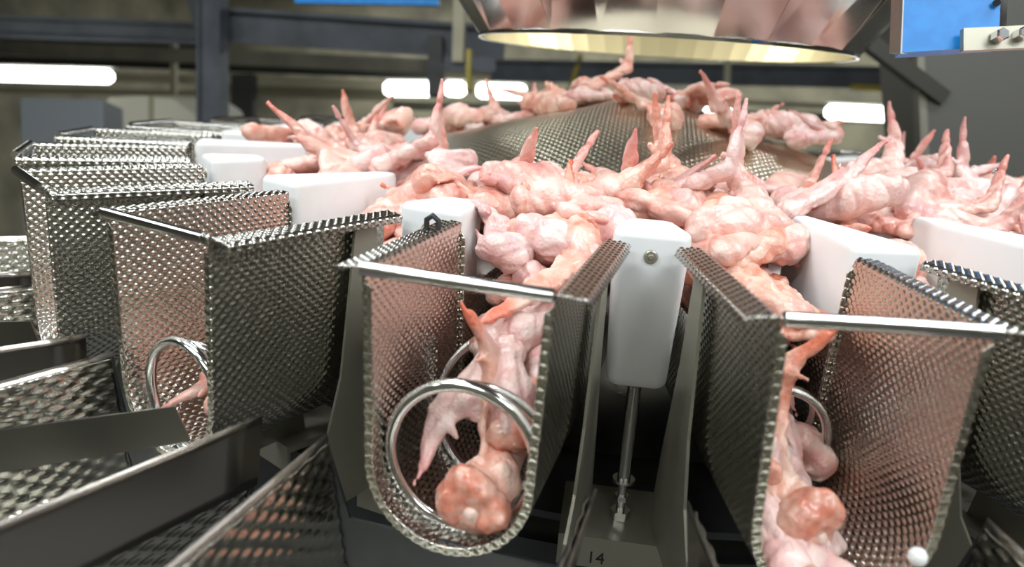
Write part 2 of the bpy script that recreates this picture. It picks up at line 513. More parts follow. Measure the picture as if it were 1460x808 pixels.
def block_mesh(r0, r1, z0, z1):
    # wedge with walls in line with the neighbouring troughs, vertical edges rounded
    def half(r, z):
        h = r * math.tan(DTH / 2) - (HW + 0.006) / math.cos(DTH / 2)
        return max(0.018, h) * (1.0 if z > -0.02 else 0.80)
    b = MB()
    zs = [(z0, 0.0035), (z0 + 0.004, 0.001), (z0 + 0.01, 0), (-0.09, 0), (z1 - 0.010, 0), (z1 - 0.004, 0.0015), (z1 - 0.001, 0.004), (z1, 0.008)]
    vs = []; cnt = None
    for z, ins in zs:
        f = 0.80 + 0.20 * (z - z0) / (z1 - z0)
        h0 = half(r0, 0) * f - ins; h1 = half(r1, 0) * f - ins
        a0, a1 = r0 + ins, r1 - ins
        rc0 = min(0.016, h0 * 0.8); rc1 = min(0.016, h1 * 0.8)
        poly = []
        for (cx, cy, rc, st) in ((-h1 + rc1, -(a1 - rc1), rc1, PI), (h1 - rc1, -(a1 - rc1), rc1, 1.5 * PI), (h0 - rc0, -(a0 + rc0), rc0, 0), (-h0 + rc0, -(a0 + rc0), rc0, 0.5 * PI)):
            for i in range(6):
                a = st + (PI / 2) * i / 5
                poly.append((cx + rc * math.cos(a), cy + rc * math.sin(a)))
        cnt = len(poly)
        vs += [(x, y, z) for x, y in poly]
    fs = []
    for i in range(len(zs) - 1):
        for j in range(cnt):
            j2 = (j + 1) % cnt
            fs.append((i * cnt + j, i * cnt + j2, (i + 1) * cnt + j2, (i + 1) * cnt + j))
    b.add(vs, fs, True)
    b.add(vs[:cnt], [tuple(reversed(range(cnt)))]); b.add(vs[-cnt:], [tuple(range(cnt))])
    return b
def rel(b, r, z):
    b.v = [(x, y + r, zz - z) for x, y, zz in b.v]
    return b
BR, BZ = 1.05, -0.42
me_short = rel(block_mesh(0.995, 1.105, -0.205, 0.012), BR, BZ).mesh('block_body', M['plastic'])
me_long = rel(block_mesh(0.858, 1.105, -0.205, 0.012), BR, BZ).mesh('block_body', M['plastic'])
sx = MB(); sx.tube([(0, -1.099, -0.020), (0, -1.1065, -0.020), (0, -1.1085, -0.020)], [0.0095, 0.0095, 0.0075], 16)
sx.tube([(0, -1.1085, -0.020), (0, -1.1105, -0.020)], [0.004, 0.003], 12)
me_screw = rel(sx, BR, BZ).mesh('screw', M['bracket'])
rd = MB(); rd.tube([(0, -1.085, -0.21), (0, -1.085, -0.355)], 0.0095, 14)
rd.tube([(0, -1.085, -0.355), (0, -1.085, -0.360), (0, -1.085, -0.363)], [0.0165, 0.0165, 0.011], 14)
rd.tube([(0, -1.085, -0.363), (0, -1.085, -0.418)], 0.0065, 12)
me_rod = rel(rd, BR, BZ).mesh('support_rod', M['steel'])
nu = MB(); nu.tube([(0, -1.085, -0.382), (0, -1.085, -0.390)], 0.011, 6, smooth=False); nb = MB(); nb.tube([(0, -1.085, -0.406), (0, -1.085, -0.419)], 0.015, 6, smooth=False)
me_nut2 = rel(nb, BR, BZ).mesh('nut', M['steel'])
me_nut = rel(nu, BR, BZ).mesh('nut', M['steel'])
for i in range(-11, 11):
    root = empty('divider_block', ring(i + 0.5, BR, 0, BZ), ang(i + 0.5))
    if i in BL:
        tag(root, BL[i], 'divider block', 'white divider blocks between the troughs')
    else:
        tag(root, 'white plastic divider block mostly hidden at the back or right of the heap', 'divider block', 'far white divider blocks')
    link('block_body', me_long if i in LONG else me_short, root)
    link('screw', me_screw, root)
    rod = link('support_rod', me_rod, root)
    link('nut', me_nut, rod); link('nut', me_nut2, rod)

# ------------------------------------------------------------------ machine frame under the ring, with numbered tabs
frame = empty('weigher_frame', (0, 0, -0.47))
tag(frame, 'dark steel weigher frame under the ring of troughs', 'machine frame')
def fr(b):
    b.v = [(x, y, z + 0.47) for x, y, z in b.v]; return b
fr(MB().lathe([(0.55, -0.445), (0.55, -0.433), (1.08, -0.433), (1.08, -0.445), (0.55, -0.445)], 88, False)).build('deck_ring', M['dark'], frame)
fr(MB().lathe([(1.06, -0.50), (1.06, -1.6), (0.98, -1.6), (0.98, -0.50), (1.06, -0.50)], 64, True)).build('drum', M['dark'], frame)
tabp = MB()
tabp.box(-0.085, 0.085, -1.140, -1.00, -0.432, -0.420)
tabp.box(-0.085, 0.085, -1.146, -1.140, -0.468, -0.420)
tab_me = fr(tabp).mesh('number_tab', M['bracket']); fix_normals(tab_me)
def text_mesh(s, size):
    cu = bpy.data.curves.new('digits', 'FONT'); cu.body = s; cu.size = size; cu.align_x = 'CENTER'; cu.extrude = 0.0006
    o = bpy.data.objects.new('digits', cu); COL.objects.link(o)
    bpy.context.view_layer.update()
    me = bpy.data.meshes.new_from_object(o.evaluated_get(bpy.context.evaluated_depsgraph_get()))
    bpy.data.objects.remove(o)
    me.materials.clear(); me.materials.append(M['ink'])
    return me
for i in range(-4, 4):
    t = link('number_tab', tab_me, frame)
    t.rotation_euler = (0, 0, ang(i + 0.5))
    num = 14 - i
    tx = link('digits', text_mesh(str(num), 0.026), t)
    tx.location = (-0.03, -1.1466, -0.460 + 0.47)
    tx.rotation_euler = (PI / 2, 0, 0)

# dispersion table and cone in the middle of the ring
pan = MB().lathe([(0.50, -0.02), (0.60, -0.045), (0.90, -0.10), (0.93, -0.16), (0.93, -0.40), (0.90, -0.40), (0.90, -0.17), (0.88, -0.115), (0.60, -0.06), (0.50, -0.035)], 88, True).build('feed_table', M['sheet'])
tag(pan, 'steel feed table ring under the heap of wings', 'feed table')
def cone_mesh():
    R0 = 0.62
    nr, na = 190, 900
    rr = np.linspace(0.02, R0, nr)
    aa = np.linspace(0, 2 * PI, na, endpoint=False)
    # dimples laid out row by row on the cone
    z = 0.175 - 0.27 * rr
    rows = np.floor(rr / 0.0075)
    X = rr[:, None] * np.cos(aa)[None, :]; Y = rr[:, None] * np.sin(aa)[None, :]
    h = dimple(X, Y, 0.021, 0.025, 0.0024)
    V = np.stack([X, Y, z[:, None] + h], -1).reshape(-1, 3)
    I = np.arange(nr * na).reshape(nr, na)
    J = np.roll(I, -1, axis=1)
    q = np.stack([I[:-1], I[1:], J[1:], J[:-1]], -1).reshape(-1, 4)
    return np_mesh('cone_sheet', V, q, M['cone'])
cone = empty('dispersion_cone', (0, 0, 0))
tag(cone, 'shallow dimpled steel dispersion cone under the topmost wings', 'dispersion cone')
link('cone_sheet', cone_mesh(), cone)
MB().lathe([(0.62, 0.0076), (0.626, 0.004), (0.626, -0.02), (0.61, -0.02), (0.61, 0.0)], 96).build('cone_rim', M['sheet'], cone)
MB().lathe([(0.0001, 0.19), (0.018, 0.188), (0.024, 0.180), (0.024, 0.168)], 24).build('cap_nut', M['steel'], cone)

# ------------------------------------------------------------------ collecting hoppers below the mouths
HL = {
    0: 'steel collecting hopper with dimpled inner wall, cut off at the bottom edge',
    1: 'smooth dark steel collecting hopper at the bottom right corner',
    -1: 'blurred steel collecting hopper with bright slots, lower left foreground',
    -2: 'steel collecting hopper with a pale smooth rim, left edge at mid height',
    -3: 'steel collecting hopper at the left edge reflecting bright white light',
    2: 'collecting hopper below the trough cut off by the right edge',
}
HB = 1.58
def arc_pts():
    p = [(-0.148, -0.210), (-0.125, -0.36)]
    for i in range(13):
        a = PI + PI * i / 12
        p.append((0.11 * math.cos(a), -0.39 + 0.07 * math.sin(a)))
    p += [(0.125, -0.36), (0.148, -0.210)]
    return p
me_pan = loc_shift(shell('dimpled_pan', arc_pts(), 1.39, 1.80, M['dimple'], step=0.019 / 8, vstep=0.032 / 8, amp=0.0022, pu=0.019, pv=0.032), HB, 0.47)
me_wl = loc_shift(shell('rim_band', [(-0.1535, -0.203), (-0.1400, -0.300)], 1.383, 1.80, M['hopper'], step=0.01, vstep=0.05, thick=0.002, dimp=False), HB, 0.47)
me_wr = loc_shift(shell('rim_band', [(0.1400, -0.300), (0.1535, -0.203)], 1.383, 1.80, M['hopper'], step=0.01, vstep=0.05, thick=0.002, dimp=False), HB, 0.47)
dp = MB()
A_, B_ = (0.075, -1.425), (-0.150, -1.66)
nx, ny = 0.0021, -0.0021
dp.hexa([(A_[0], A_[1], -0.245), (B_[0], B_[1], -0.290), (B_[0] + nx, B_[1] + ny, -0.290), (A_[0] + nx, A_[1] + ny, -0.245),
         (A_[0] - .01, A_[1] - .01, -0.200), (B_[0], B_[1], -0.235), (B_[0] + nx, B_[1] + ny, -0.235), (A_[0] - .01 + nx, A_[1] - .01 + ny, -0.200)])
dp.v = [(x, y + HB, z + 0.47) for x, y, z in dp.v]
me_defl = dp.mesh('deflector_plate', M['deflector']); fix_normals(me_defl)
eb = MB().prism([(-0.152, -0.205), (-0.142, -0.285), (-0.11, -0.40), (0, -0.455), (0.11, -0.40), (0.142, -0.285), (0.152, -0.205), (0.12, -0.30), (-0.12, -0.30)], 0.004, 'y', -1.389)
eb.v = [(x, y + HB, z + 0.47) for x, y, z in eb.v]
me_end = eb.mesh('end_plate', M['dark']); fix_normals(me_end)
for k in (-3, -2, -1, 0, 1, 2):
    root = empty('collecting_hopper', ring(k, HB, 0, -0.47), ang(k))
    tag(root, HL[k], 'hopper', 'collecting hoppers under the trough mouths')
    link('dimpled_pan', me_pan, root)
    link('rim_band', me_wl, root); link('rim_band', me_wr, root)
    link('end_plate', me_end, root)
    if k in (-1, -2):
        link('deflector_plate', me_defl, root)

# ------------------------------------------------------------------ chicken wings (signed distance field -> mesh)
def surface_nets(f, lo, hi, h):
    lo = np.array(lo); n = np.ceil((np.array(hi) - lo) / h).astype(int) + 1
    ax = [lo[i] + h * np.arange(n[i]) for i in range(3)]
    G = np.stack(np.meshgrid(*ax, indexing='ij'), -1)
    v = f(G.reshape(-1, 3)).reshape(n)
    ins = v < 0
    c = np.zeros(n - 1, int)
    for dx in (0, 1):
        for dy in (0, 1):
            for dz in (0, 1):
                c += ins[dx:n[0] - 1 + dx, dy:n[1] - 1 + dy, dz:n[2] - 1 + dz]
    act = (c > 0) & (c < 8)
    idx = -np.ones(n - 1, int); ids = np.argwhere(act); idx[act] = np.arange(len(ids))
    acc = np.zeros((len(ids), 3)); cnt = np.zeros(len(ids))
    corners = [(a, b_, d) for a in (0, 1) for b_ in (0, 1) for d in (0, 1)]
    for i, a in enumerate(corners):
        for b_ in corners[i + 1:]:
            if sum(abs(x - y) for x, y in zip(a, b_)) != 1:
                continue
            A = ids + np.array(a); B = ids + np.array(b_)
            va = v[A[:, 0], A[:, 1], A[:, 2]]; vb = v[B[:, 0], B[:, 1], B[:, 2]]
            m = (va < 0) != (vb < 0)
            t = va[m] / (va[m] - vb[m])
            acc[m] += A[m] + (B[m] - A[m]) * t[:, None]; cnt[m] += 1
    V = lo + h * acc / cnt[:, None]
    Q = []
    for axn in range(3):
        sl0 = [slice(None)] * 3; sl1 = [slice(None)] * 3
        sl0[axn] = slice(0, n[axn] - 1); sl1[axn] = slice(1, n[axn])
        s0 = ins[tuple(sl0)]; s1 = ins[tuple(sl1)]
        e = np.argwhere(s0 != s1)
        o1, o2 = [(1, 2), (2, 0), (0, 1)][axn]
        ok = (e[:, o1] > 0) & (e[:, o2] > 0) & (e[:, o1] < n[o1] - 1) & (e[:, o2] < n[o2] - 1)
        e = e[ok]
        inside0 = s0[e[:, 0], e[:, 1], e[:, 2]]
        def cell(d1, d2):
            q = e.copy(); q[:, o1] -= d1; q[:, o2] -= d2
            return idx[q[:, 0], q[:, 1], q[:, 2]]
        quad = np.stack([cell(1, 1), cell(0, 1), cell(0, 0), cell(1, 0)], -1)
        quad[~inside0] = quad[~inside0][:, ::-1]
        Q.append(quad)
    Q = np.concatenate(Q)
    return V, Q[(Q >= 0).all(1)]

def rcone(P, a, b_, r1, r2):
    a = np.array(a); b_ = np.array(b_)
    d = b_ - a; L2 = d @ d
    t = np.clip(((P - a) @ d) / L2, 0, 1)
    return np.linalg.norm(P - a - t[:, None] * d, axis=1) - (r1 + (r2 - r1) * t)
def smin(a, b_, k):
    h = np.clip(0.5 + 0.5 * (b_ - a) / k, 0, 1)
    return b_ + (a - b_) * h - k * h * (1 - h)
def tri(P, a, b_, c, th):
    a, b_, c = map(np.array, (a, b_, c))
    n_ = np.cross(b_ - a, c - a); n_ = n_ / np.linalg.norm(n_)
    pl = np.abs((P - a) @ n_)
    def seg(p, q):
        d = q - p; t = np.clip(((P - p) @ d) / (d @ d), 0, 1)
        return np.linalg.norm(P - p - t[:, None] * d, axis=1)
    def side(p, q):
        return (np.cross(q - p, n_) @ (P - p).T)
    inside = (side(a, b_) <= 0) & (side(b_, c) <= 0) & (side(c, a) <= 0)
    e = np.minimum(np.minimum(seg(a, b_), seg(b_, c)), seg(c, a))
    return np.where(inside, pl, e) - th
def lump(P, seed, f):
    rs = np.random.default_rng(seed)
    out = np.zeros(len(P))
    for i in range(6):
        d = rs.normal(size=3); d *= f * (0.6 + 0.9 * rs.random()) / np.linalg.norm(d)
        out += np.sin(P @ d + rs.random() * 6.28)
    return out / 6.0

def make_wing(i, ad, at, fe, te, Ld=0.100, Lf=0.105, Lt=0.080, h=0.0029, fat=1.0, meat=1.0):
    """ad: angle drumette-flat, at: angle flat-tip (deg, in plane), fe / te: rise of the flat / tip out of plane."""
    r = math.radians
    u = np.array([math.cos(r(ad / 2)), math.sin(r(ad / 2)), 0.0])
    fdir = np.array([math.cos(r(ad / 2)) * math.cos(r(fe)), -math.sin(r(ad / 2)) * math.cos(r(fe)), math.sin(r(fe))])
    base = -r(ad / 2) + PI - r(at)           # turn at the wrist
    tdir = np.array([math.cos(base) * math.cos(r(te)), math.sin(base) * math.cos(r(te)), math.sin(r(te))])
    E = np.zeros(3); S = E + u * Ld; W = E + fdir * Lf; T = W + tdir * Lt
    side = np.cross(fdir, [0, 0, 1.0]); side = side / np.linalg.norm(side)
    Mid = E + u * Ld * 0.62
    up = np.array([0, 0, 1.0])
    nrm = np.cross(fdir, side)
    tside = np.cross(tdir, nrm); tside = tside / np.linalg.norm(tside)
    rs0 = np.random.default_rng(400 + i)
    def fold(P):
        # a few sharp skin creases running across the limbs
        out = np.zeros(len(P))
        for q in range(4):
            d_ = rs0_dirs[q]
            out = np.maximum(out, 1 - np.abs(np.sin(P @ d_ + rs0_ph[q] + 1.3 * lump(P, 77 + q + i, 60))) * 2.6)
        return np.clip(out, 0, 1)
    rs0_dirs = rs0.normal(size=(4, 3)); rs0_dirs *= (rs0.uniform(55, 95, 4) / np.linalg.norm(rs0_dirs, axis=1))[:, None]
    rs0_ph = rs0.uniform(0, 6, 4)
    def sdf(P):
        P = P + 0.004 * np.stack([lump(P, 21 + i, 45), lump(P, 22 + i, 45), lump(P, 23 + i, 45)], -1)
        d = rcone(P, E, Mid, 0.0160 * fat, 0.0255 * fat)
        d = smin(d, rcone(P, Mid, S, 0.0255 * fat, 0.0205 * fat), 0.010)
        d = smin(d, rcone(P, Mid + up * 0.010 - u * 0.01, S + up * 0.004 - u * 0.01, 0.018 * fat, 0.015), 0.006)
        d = smin(d, rcone(P, E + u * Ld * 0.35 - up * 0.006, S - up * 0.008 + np.cross(u, up) * 0.010, 0.012, 0.014), 0.005)
        f1 = rcone(P, E + side * 0.010, W + side * 0.008, 0.0120, 0.0085)
        f2 = rcone(P, E - side * 0.012, W - side * 0.009, 0.0135, 0.0095)
        fl = smin(f1, f2, 0.005)
        fl = smin(fl, rcone(P, E + fdir * Lf * 0.2 + side * 0.002, E + fdir * Lf * 0.62, 0.0145, 0.0115), 0.006)
        d = smin(d, fl, 0.007)
        d = smin(d, np.linalg.norm(P - E, axis=1) - 0.0165, 0.006)
        w_ = np.linalg.norm(P - W, axis=1) - 0.0115
        t1 = rcone(P, W + tside * 0.006, T, 0.0090, 0.0035)
        t2 = rcone(P, W - tside * 0.008, W + tdir * Lt * 0.75 - tside * 0.003, 0.0085, 0.0042)
        tp = smin(t1, t2, 0.006)
        tm = rcone(P, W, W + (tdir * 0.6 + tside * 0.75) * 0.036, 0.0070, 0.0032)
        d = smin(d, smin(smin(w_, tp, 0.005), tm, 0.004), 0.006)
        wav = 0.005 * np.sin(P[:, 0] * 80 + i) + 0.004 * np.sin(P[:, 1] * 110 + 2 * i)
        PW = P + np.outer(wav, [0, 0, 1.0])
        web = tri(PW, E + u * Ld * 0.92, E, E + fdir * Lf * 0.92, 0.0050)
        d = smin(d, web, 0.008)
        # loose flap of skin hanging off the shoulder
        fa = S - u * 0.02 - up * 0.012; fb = S + u * 0.012 + np.cross(u, up) * 0.03; fc = S - u * 0.03 + np.cross(u, up) * 0.034
        d = smin(d, tri(PW, fa, fb, fc, 0.0045), 0.006)
        d = d + 0.0034 * lump(P, 50 + i, 110) + 0.0016 * lump(P, 150 + i, 230)
        return d + 0.0030 * fold(P)
    pts = np.stack([E, S, W, T])
    lo = pts.min(0) - 0.042; hi = pts.max(0) + 0.042
    V, Q = surface_nets(sdf, lo, hi, h)
    ctr = np.array([(pts[:, 0].min() + pts[:, 0].max()) / 2, (pts[:, 1].min() + pts[:, 1].max()) / 2, 0])
    me = np_mesh('chicken_wing', V - ctr, Q, M['skin'])
    # tint: red at the wing tip and a flush at the elbow and wrist
    tt = np.clip(((V - W) @ tdir) / Lt, 0, 1)
    near = np.exp(-(np.linalg.norm(V - W - np.outer(tt, tdir * Lt), axis=1) / 0.02) ** 2)
    tint = near * (0.10 + 0.75 * tt ** 1.6) + 0.22 * np.exp(-(np.linalg.norm(V - E, axis=1) / 0.02) ** 2)
    tint += 0.62 * np.clip(lump(V, 350 + i, 75), 0.12, 1) - 0.07 + 0.30 * fold(V)
    ca = me.color_attributes.new('tint', 'FLOAT_COLOR', 'POINT')
    buf = np.zeros((len(V), 4), np.float32); buf[:, 0] = np.clip(tint, 0, 0.9); buf[:, 3] = 1
    ca.data.foreach_set('color', buf.ravel())
    # cut end of the drumette: lumpy meat with a knob of bone
    rs = np.random.default_rng(900 + i)
    rsu = [rs.normal(size=3) for _ in range(9)]
    rsu = [v_ - u * (v_ @ u) for v_ in rsu]
    blobs = [(S + u * (0.002 + 0.006 * rs.random()) + v_ / np.linalg.norm(v_) * 0.013 * meat, (0.007 + 0.006 * rs.random()) * meat) for v_ in rsu]
    def sm(P):
        q = P - S - u * 0.001
        ax_ = q @ u
        d = np.sqrt((ax_ / 0.55) ** 2 + (q ** 2).sum(1) - ax_ ** 2) - 0.0215 * meat
        for c, rr in blobs:
            d = smin(d, np.linalg.norm(P - c, axis=1) - rr, 0.007)
        return d + 0.0075 * lump(P, 700 + i, 120) + 0.0030 * lump(P, 740 + i, 330)
    V2, Q2 = surface_nets(sm, S - 0.06, S + 0.06, h)
    mm = np_mesh('cut_meat', V2 - ctr, Q2, M['meat'])
    bc = S + u * 0.009 * meat + up * 0.006
    def sb(P):
        return smin(np.linalg.norm(P - bc - side * 0.006, axis=1) - 0.0080, np.linalg.norm(P - bc + side * 0.006, axis=1) - 0.0075, 0.004)
    V3, Q3 = surface_nets(sb, bc - 0.022, bc + 0.022, h)
    mb = np_mesh('bone_end', V3 - ctr, Q3, M['bone'])
    return dict(me=me, V=(V - ctr), meat=mm, bone=mb, T=T - ctr, S=S - ctr, E=E - ctr, W=W - ctr, te=te)

WV = [
    make_wing(0, 48, 150, 6, 10),
    make_wing(1, 70, 120, 10, 58),
    make_wing(2, 36, 60, 4, 24),
    make_wing(3, 95, 170, 18, 30),
    make_wing(4, 60, 100, 8, 72),
    make_wing(5, 42, 190, 25, 48),
    make_wing(6, 120, 140, 5, 12, fat=1.1),
    make_wing(7, 55, 75, 12, 5),
    make_wing(8, 80, 110, 30, 80, Lt=0.092),
    make_wing(9, 30, 165, 12, 22, fat=1.12),
    make_wing(10, 140, 185, 4, 4),
    make_wing(11, 110, 140, 5, 12, Ld=0.085, fat=1.25, meat=1.55),
]

# height map of everything the wings rest on
HS = 0.006
HN = 520
HO = -HN * HS / 2
gx = HO + HS * (np.arange(HN) + 0.5)
GX, GY = np.meshgrid(gx, gx, indexing='ij')
GR = np.hypot(GX, GY); GA = np.arctan2(GX, -GY)
kk = (GA - PH) / DTH
kn = np.round(kk)
TT = GR * np.sin((kk - kn) * DTH); RR = GR * np.cos((kk - kn) * DTH)
H = np.where(GR < 0.62, 0.180 - 0.27 * GR, -0.045 - 0.18 * (GR - 0.60))
fl = UZ - np.sqrt(np.clip(UR ** 2 - TT ** 2, 0, None))
intr = (np.abs(TT) < UR) & (RR > 0.93) & (RR < RO + 0.05)
H = np.where((RR > 0.93) & (RR < RO + 0.05), np.where(intr, np.maximum(fl + 0.003, -0.125 - (RR - 0.905) * 0.63), 0.0), H)
gapb = (np.abs(TT) > HW + 0.002) & (RR > 0.858) & (RR < 1.11)
H = np.where(gapb, 0.014, H)
H = np.where(GR > RO + 0.04, -1.0, H)

def orient(yaw, pitch, roll):
    return np.array((Matrix.Rotation(yaw, 3, 'Z') @ Matrix.Rotation(pitch, 3, 'Y') @ Matrix.Rotation(roll, 3, 'X')))
def rest(V, x, y):
    ix = ((V[:, 0] + x - HO) / HS).astype(int).clip(0, HN - 1); iy = ((V[:, 1] + y - HO) / HS).astype(int).clip(0, HN - 1)
    need = H[ix, iy] - V[:, 2]
    return ix, iy, need
WINGS = []
def drop(vi, x, y, yaw, pitch=0.0, roll=0.0, scale=1.0, sink=0.010, pct=99.0, label=None, group=None, cat='chicken wing', dry=False, cap=None):
    w_ = WV[vi]
    Rm = orient(yaw, pitch, roll)
    V = (w_['V'] * scale) @ Rm.T
    ix, iy, need = rest(V, x, y)
    z0 = np.percentile(need, pct) - sink
    if cap is not None:
        z0 = min(z0, cap)          # soft wings settle into the ones below
    if dry:
        return z0
    np.maximum.at(H, (ix, iy), V[:, 2] + z0)
    o = link('chicken_wing', w_['me'])
    o.matrix_world = Matrix.Translation((x, y, z0)) @ Matrix(Rm.tolist()).to_4x4() @ Matrix.Scale(scale, 4)
    o['v'] = vi
    if vi in (3, 6, 9):
        c = link('cut_meat', w_['meat'], o)
        link('bone_end', w_['bone'], c)
    if label:
        tag(o, label, cat, group)
    WINGS.append(o)
    return o
def best_drop(x, y, yaws, vis, label, group, tilt=0.25, scale=None, tries=7, **kw):
    best = None
    for _ in range(tries):
        vi = random.choice(vis); yaw = random.choice(yaws) if isinstance(yaws, list) else random.uniform(*yaws)
        pi_ = random.uniform(-tilt, tilt); ro = random.uniform(-tilt, tilt)
        if random.random() < 0.3:
            ro += PI
        s = scale or random.uniform(1.20, 1.42)
        dx, dy = random.uniform(-0.012, 0.012), random.uniform(-0.012, 0.012)
        z = drop(vi, x + dx, y + dy, yaw, pi_, ro, s, dry=True)
        if best is None or z < best[0]:
            best = (z, vi, x + dx, y + dy, yaw, pi_, ro, s)
    z, vi, x, y, yaw, pi_, ro, s = best
    return drop(vi, x, y, yaw, pi_, ro, s, label=label, group=group, **kw)

ANY = list(range(11))
FLAT = [0, 2, 6, 7, 9]

def ground(px, py, z):
    d = CF + CR * ((px - 730) / F_PX) - CU * ((py - 404) / F_PX)
    return CAM + d * ((z - CAM.z) / d.z)

def pose(vi, E, S, W, label, group, scale=1.0):
    """Stand a wing so its elbow is at E, the drumette runs towards S and the flat lies on W's side."""
    w_ = WV[vi]
    lS = Vector(w_['S'] - w_['E']); lW = Vector(w_['W'] - w_['E'])
    def frame_(a, b_):
        x = a.normalized(); y = (b_ - x * b_.dot(x)).normalized()
        return Matrix((x, y, x.cross(y))).transposed()
    Rm = frame_(S - E, W - E) @ frame_(lS, lW).transposed()
    loc = E - Rm @ (Vector(w_['E']) * scale)
    V = (w_['V'] * scale) @ np.array(Rm).T + np.array(loc)
    ix = ((V[:, 0] - HO) / HS).astype(int).clip(0, HN - 1); iy = ((V[:, 1] - HO) / HS).astype(int).clip(0, HN - 1)
    np.maximum.at(H, (ix, iy), V[:, 2])
    o = link('chicken_wing', w_['me'])
    o.matrix_world = Matrix.Translation(loc) @ Rm.to_4x4() @ Matrix.Scale(scale, 4)
    c = link('cut_meat', w_['meat'], o); link('bone_end', w_['bone'], c)
    tag(o, label, 'chicken wing', group)
    WINGS.append(o)
    return o

# --- wings in the troughs (inner ones first, then towards the mouth)
GT = 'wings inside the feed troughs'
def in_trough(k, r, t, vis, yaw_off, label, group=GT, **kw):
    kw['scale'] = random.uniform(1.0, 1.15)
    p = ring(k, r, t)
    return best_drop(p.x, p.y, [ang(k) + yaw_off + d for d in (-0.25, -0.1, 0, 0.1, 0.25)], vis, label, group, pct=87, cap=min(-0.03, -0.03 - (r - 0.98) * 0.62), **kw)
TN = {-3: 'the far left trough', -2: 'the left edge trough', -1: 'the trough second left of the central block', 0: 'the trough left of the central block', 1: 'the trough right of the central block', 2: 'the right edge trough'}
for k in (-3, -2, -1, 0, 1, 2):
    for r in {0: (1.0, 1.09, 1.18, 0.95, 1.04, 1.12, 1.02), 1: (1.0, 1.09, 1.16, 0.95, 1.04, 1.10, 0.99, 1.05, 0.95), -1: (0.98, 1.05, 1.13, 0.96, 1.02), -2: (0.98, 1.06), -3: (1.0,), 2: (0.98, 1.06)}[k]:
        in_trough(k, r, random.uniform(-0.02, 0.02), FLAT + [5], random.choice([0.3, -1.57, 1.57, 2.6]), 'raw chicken wing deep in ' + TN[k], 'wings deep inside the troughs')
    if k not in (0, 1):
        pose(0, ring(k, 1.27, 0.050, -0.195), ring(k, 1.36, 0.045, -0.235), ring(k, 1.33, -0.01, -0.235), 'raw chicken wing lying at the mouth of ' + TN[k], GT, 0.95)
        pose(2, ring(k, 1.31, -0.045, -0.235), ring(k, 1.24, -0.01, -0.235), ring(k, 1.30, 0.03, -0.235), 'tightly folded chicken wing behind the ring in ' + TN[k], GT, 0.9)
R_ = lambda k, r, t, z: ring(k, r, t, z)
pose(11, R_(0, 1.29, 0.035, -0.235), R_(0, 1.385, 0.025, -0.250), R_(0, 1.22, 0.0, -0.12), 'raw chicken wing with red cut end, lowest in the trough left of centre', GT, 1.1)
pose(0, R_(0, 1.235, 0.010, -0.125), R_(0, 1.325, 0.050, -0.205), R_(0, 1.33, -0.030, -0.215), 'pale chicken wing folded in a V just above the red cut end', GT, 1.08)
pose(9, R_(0, 1.15, 0.065, -0.13), R_(0, 1.25, 0.05, -0.17), R_(0, 1.17, 0.0, -0.15), 'plump chicken wing pressed to the right wall under the pointing wing tip', GT, 1.1)
pose(3, R_(0, 1.17, 0.06, -0.10), R_(0, 1.22, -0.03, -0.14), R_(0, 1.10, 0.03, -0.08), 'raw chicken wing wedged against the right wall of the trough left of centre', GT)
pose(10, R_(0, 1.10, 0.065, -0.045), R_(0, 1.03, 0.055, -0.02), R_(0, 1.155, -0.015, -0.062), 'chicken wing under the cross bar with its tip pointing left', GT, 1.0)
pose(11, R_(1, 1.26, -0.045, -0.225), R_(1, 1.355, -0.015, -0.245), R_(1, 1.14, -0.05, -0.10), 'raw chicken wing with a large orange-red lump of meat at the right trough mouth', GT, 1.1)
pose(2, R_(1, 1.22, -0.035, -0.175), R_(1, 1.325, -0.062, -0.205), R_(1, 1.28, -0.02, -0.21), 'chicken wing with small red cut end left of the large lump, right trough', GT, 1.0)
pose(9, R_(1, 1.30, -0.030, -0.262), R_(1, 1.40, -0.045, -0.268), R_(1, 1.33, 0.02, -0.27), 'pale plump chicken wing under the large meat lump in the right trough', GT, 1.0)
pose(7, R_(1, 1.40, -0.050, -0.262), R_(1, 1.31, -0.055, -0.235), R_(1, 1.41, 0.02, -0.29), 'pale folded chicken wing at the very bottom of the right trough', GT, 1.05)
pose(0, R_(1, 1.17, -0.06, -0.12), R_(1, 1.27, -0.055, -0.185), R_(1, 1.24, -0.01, -0.20), 'raw chicken wing seen through the steel loop in the right trough', GT, 1.0)

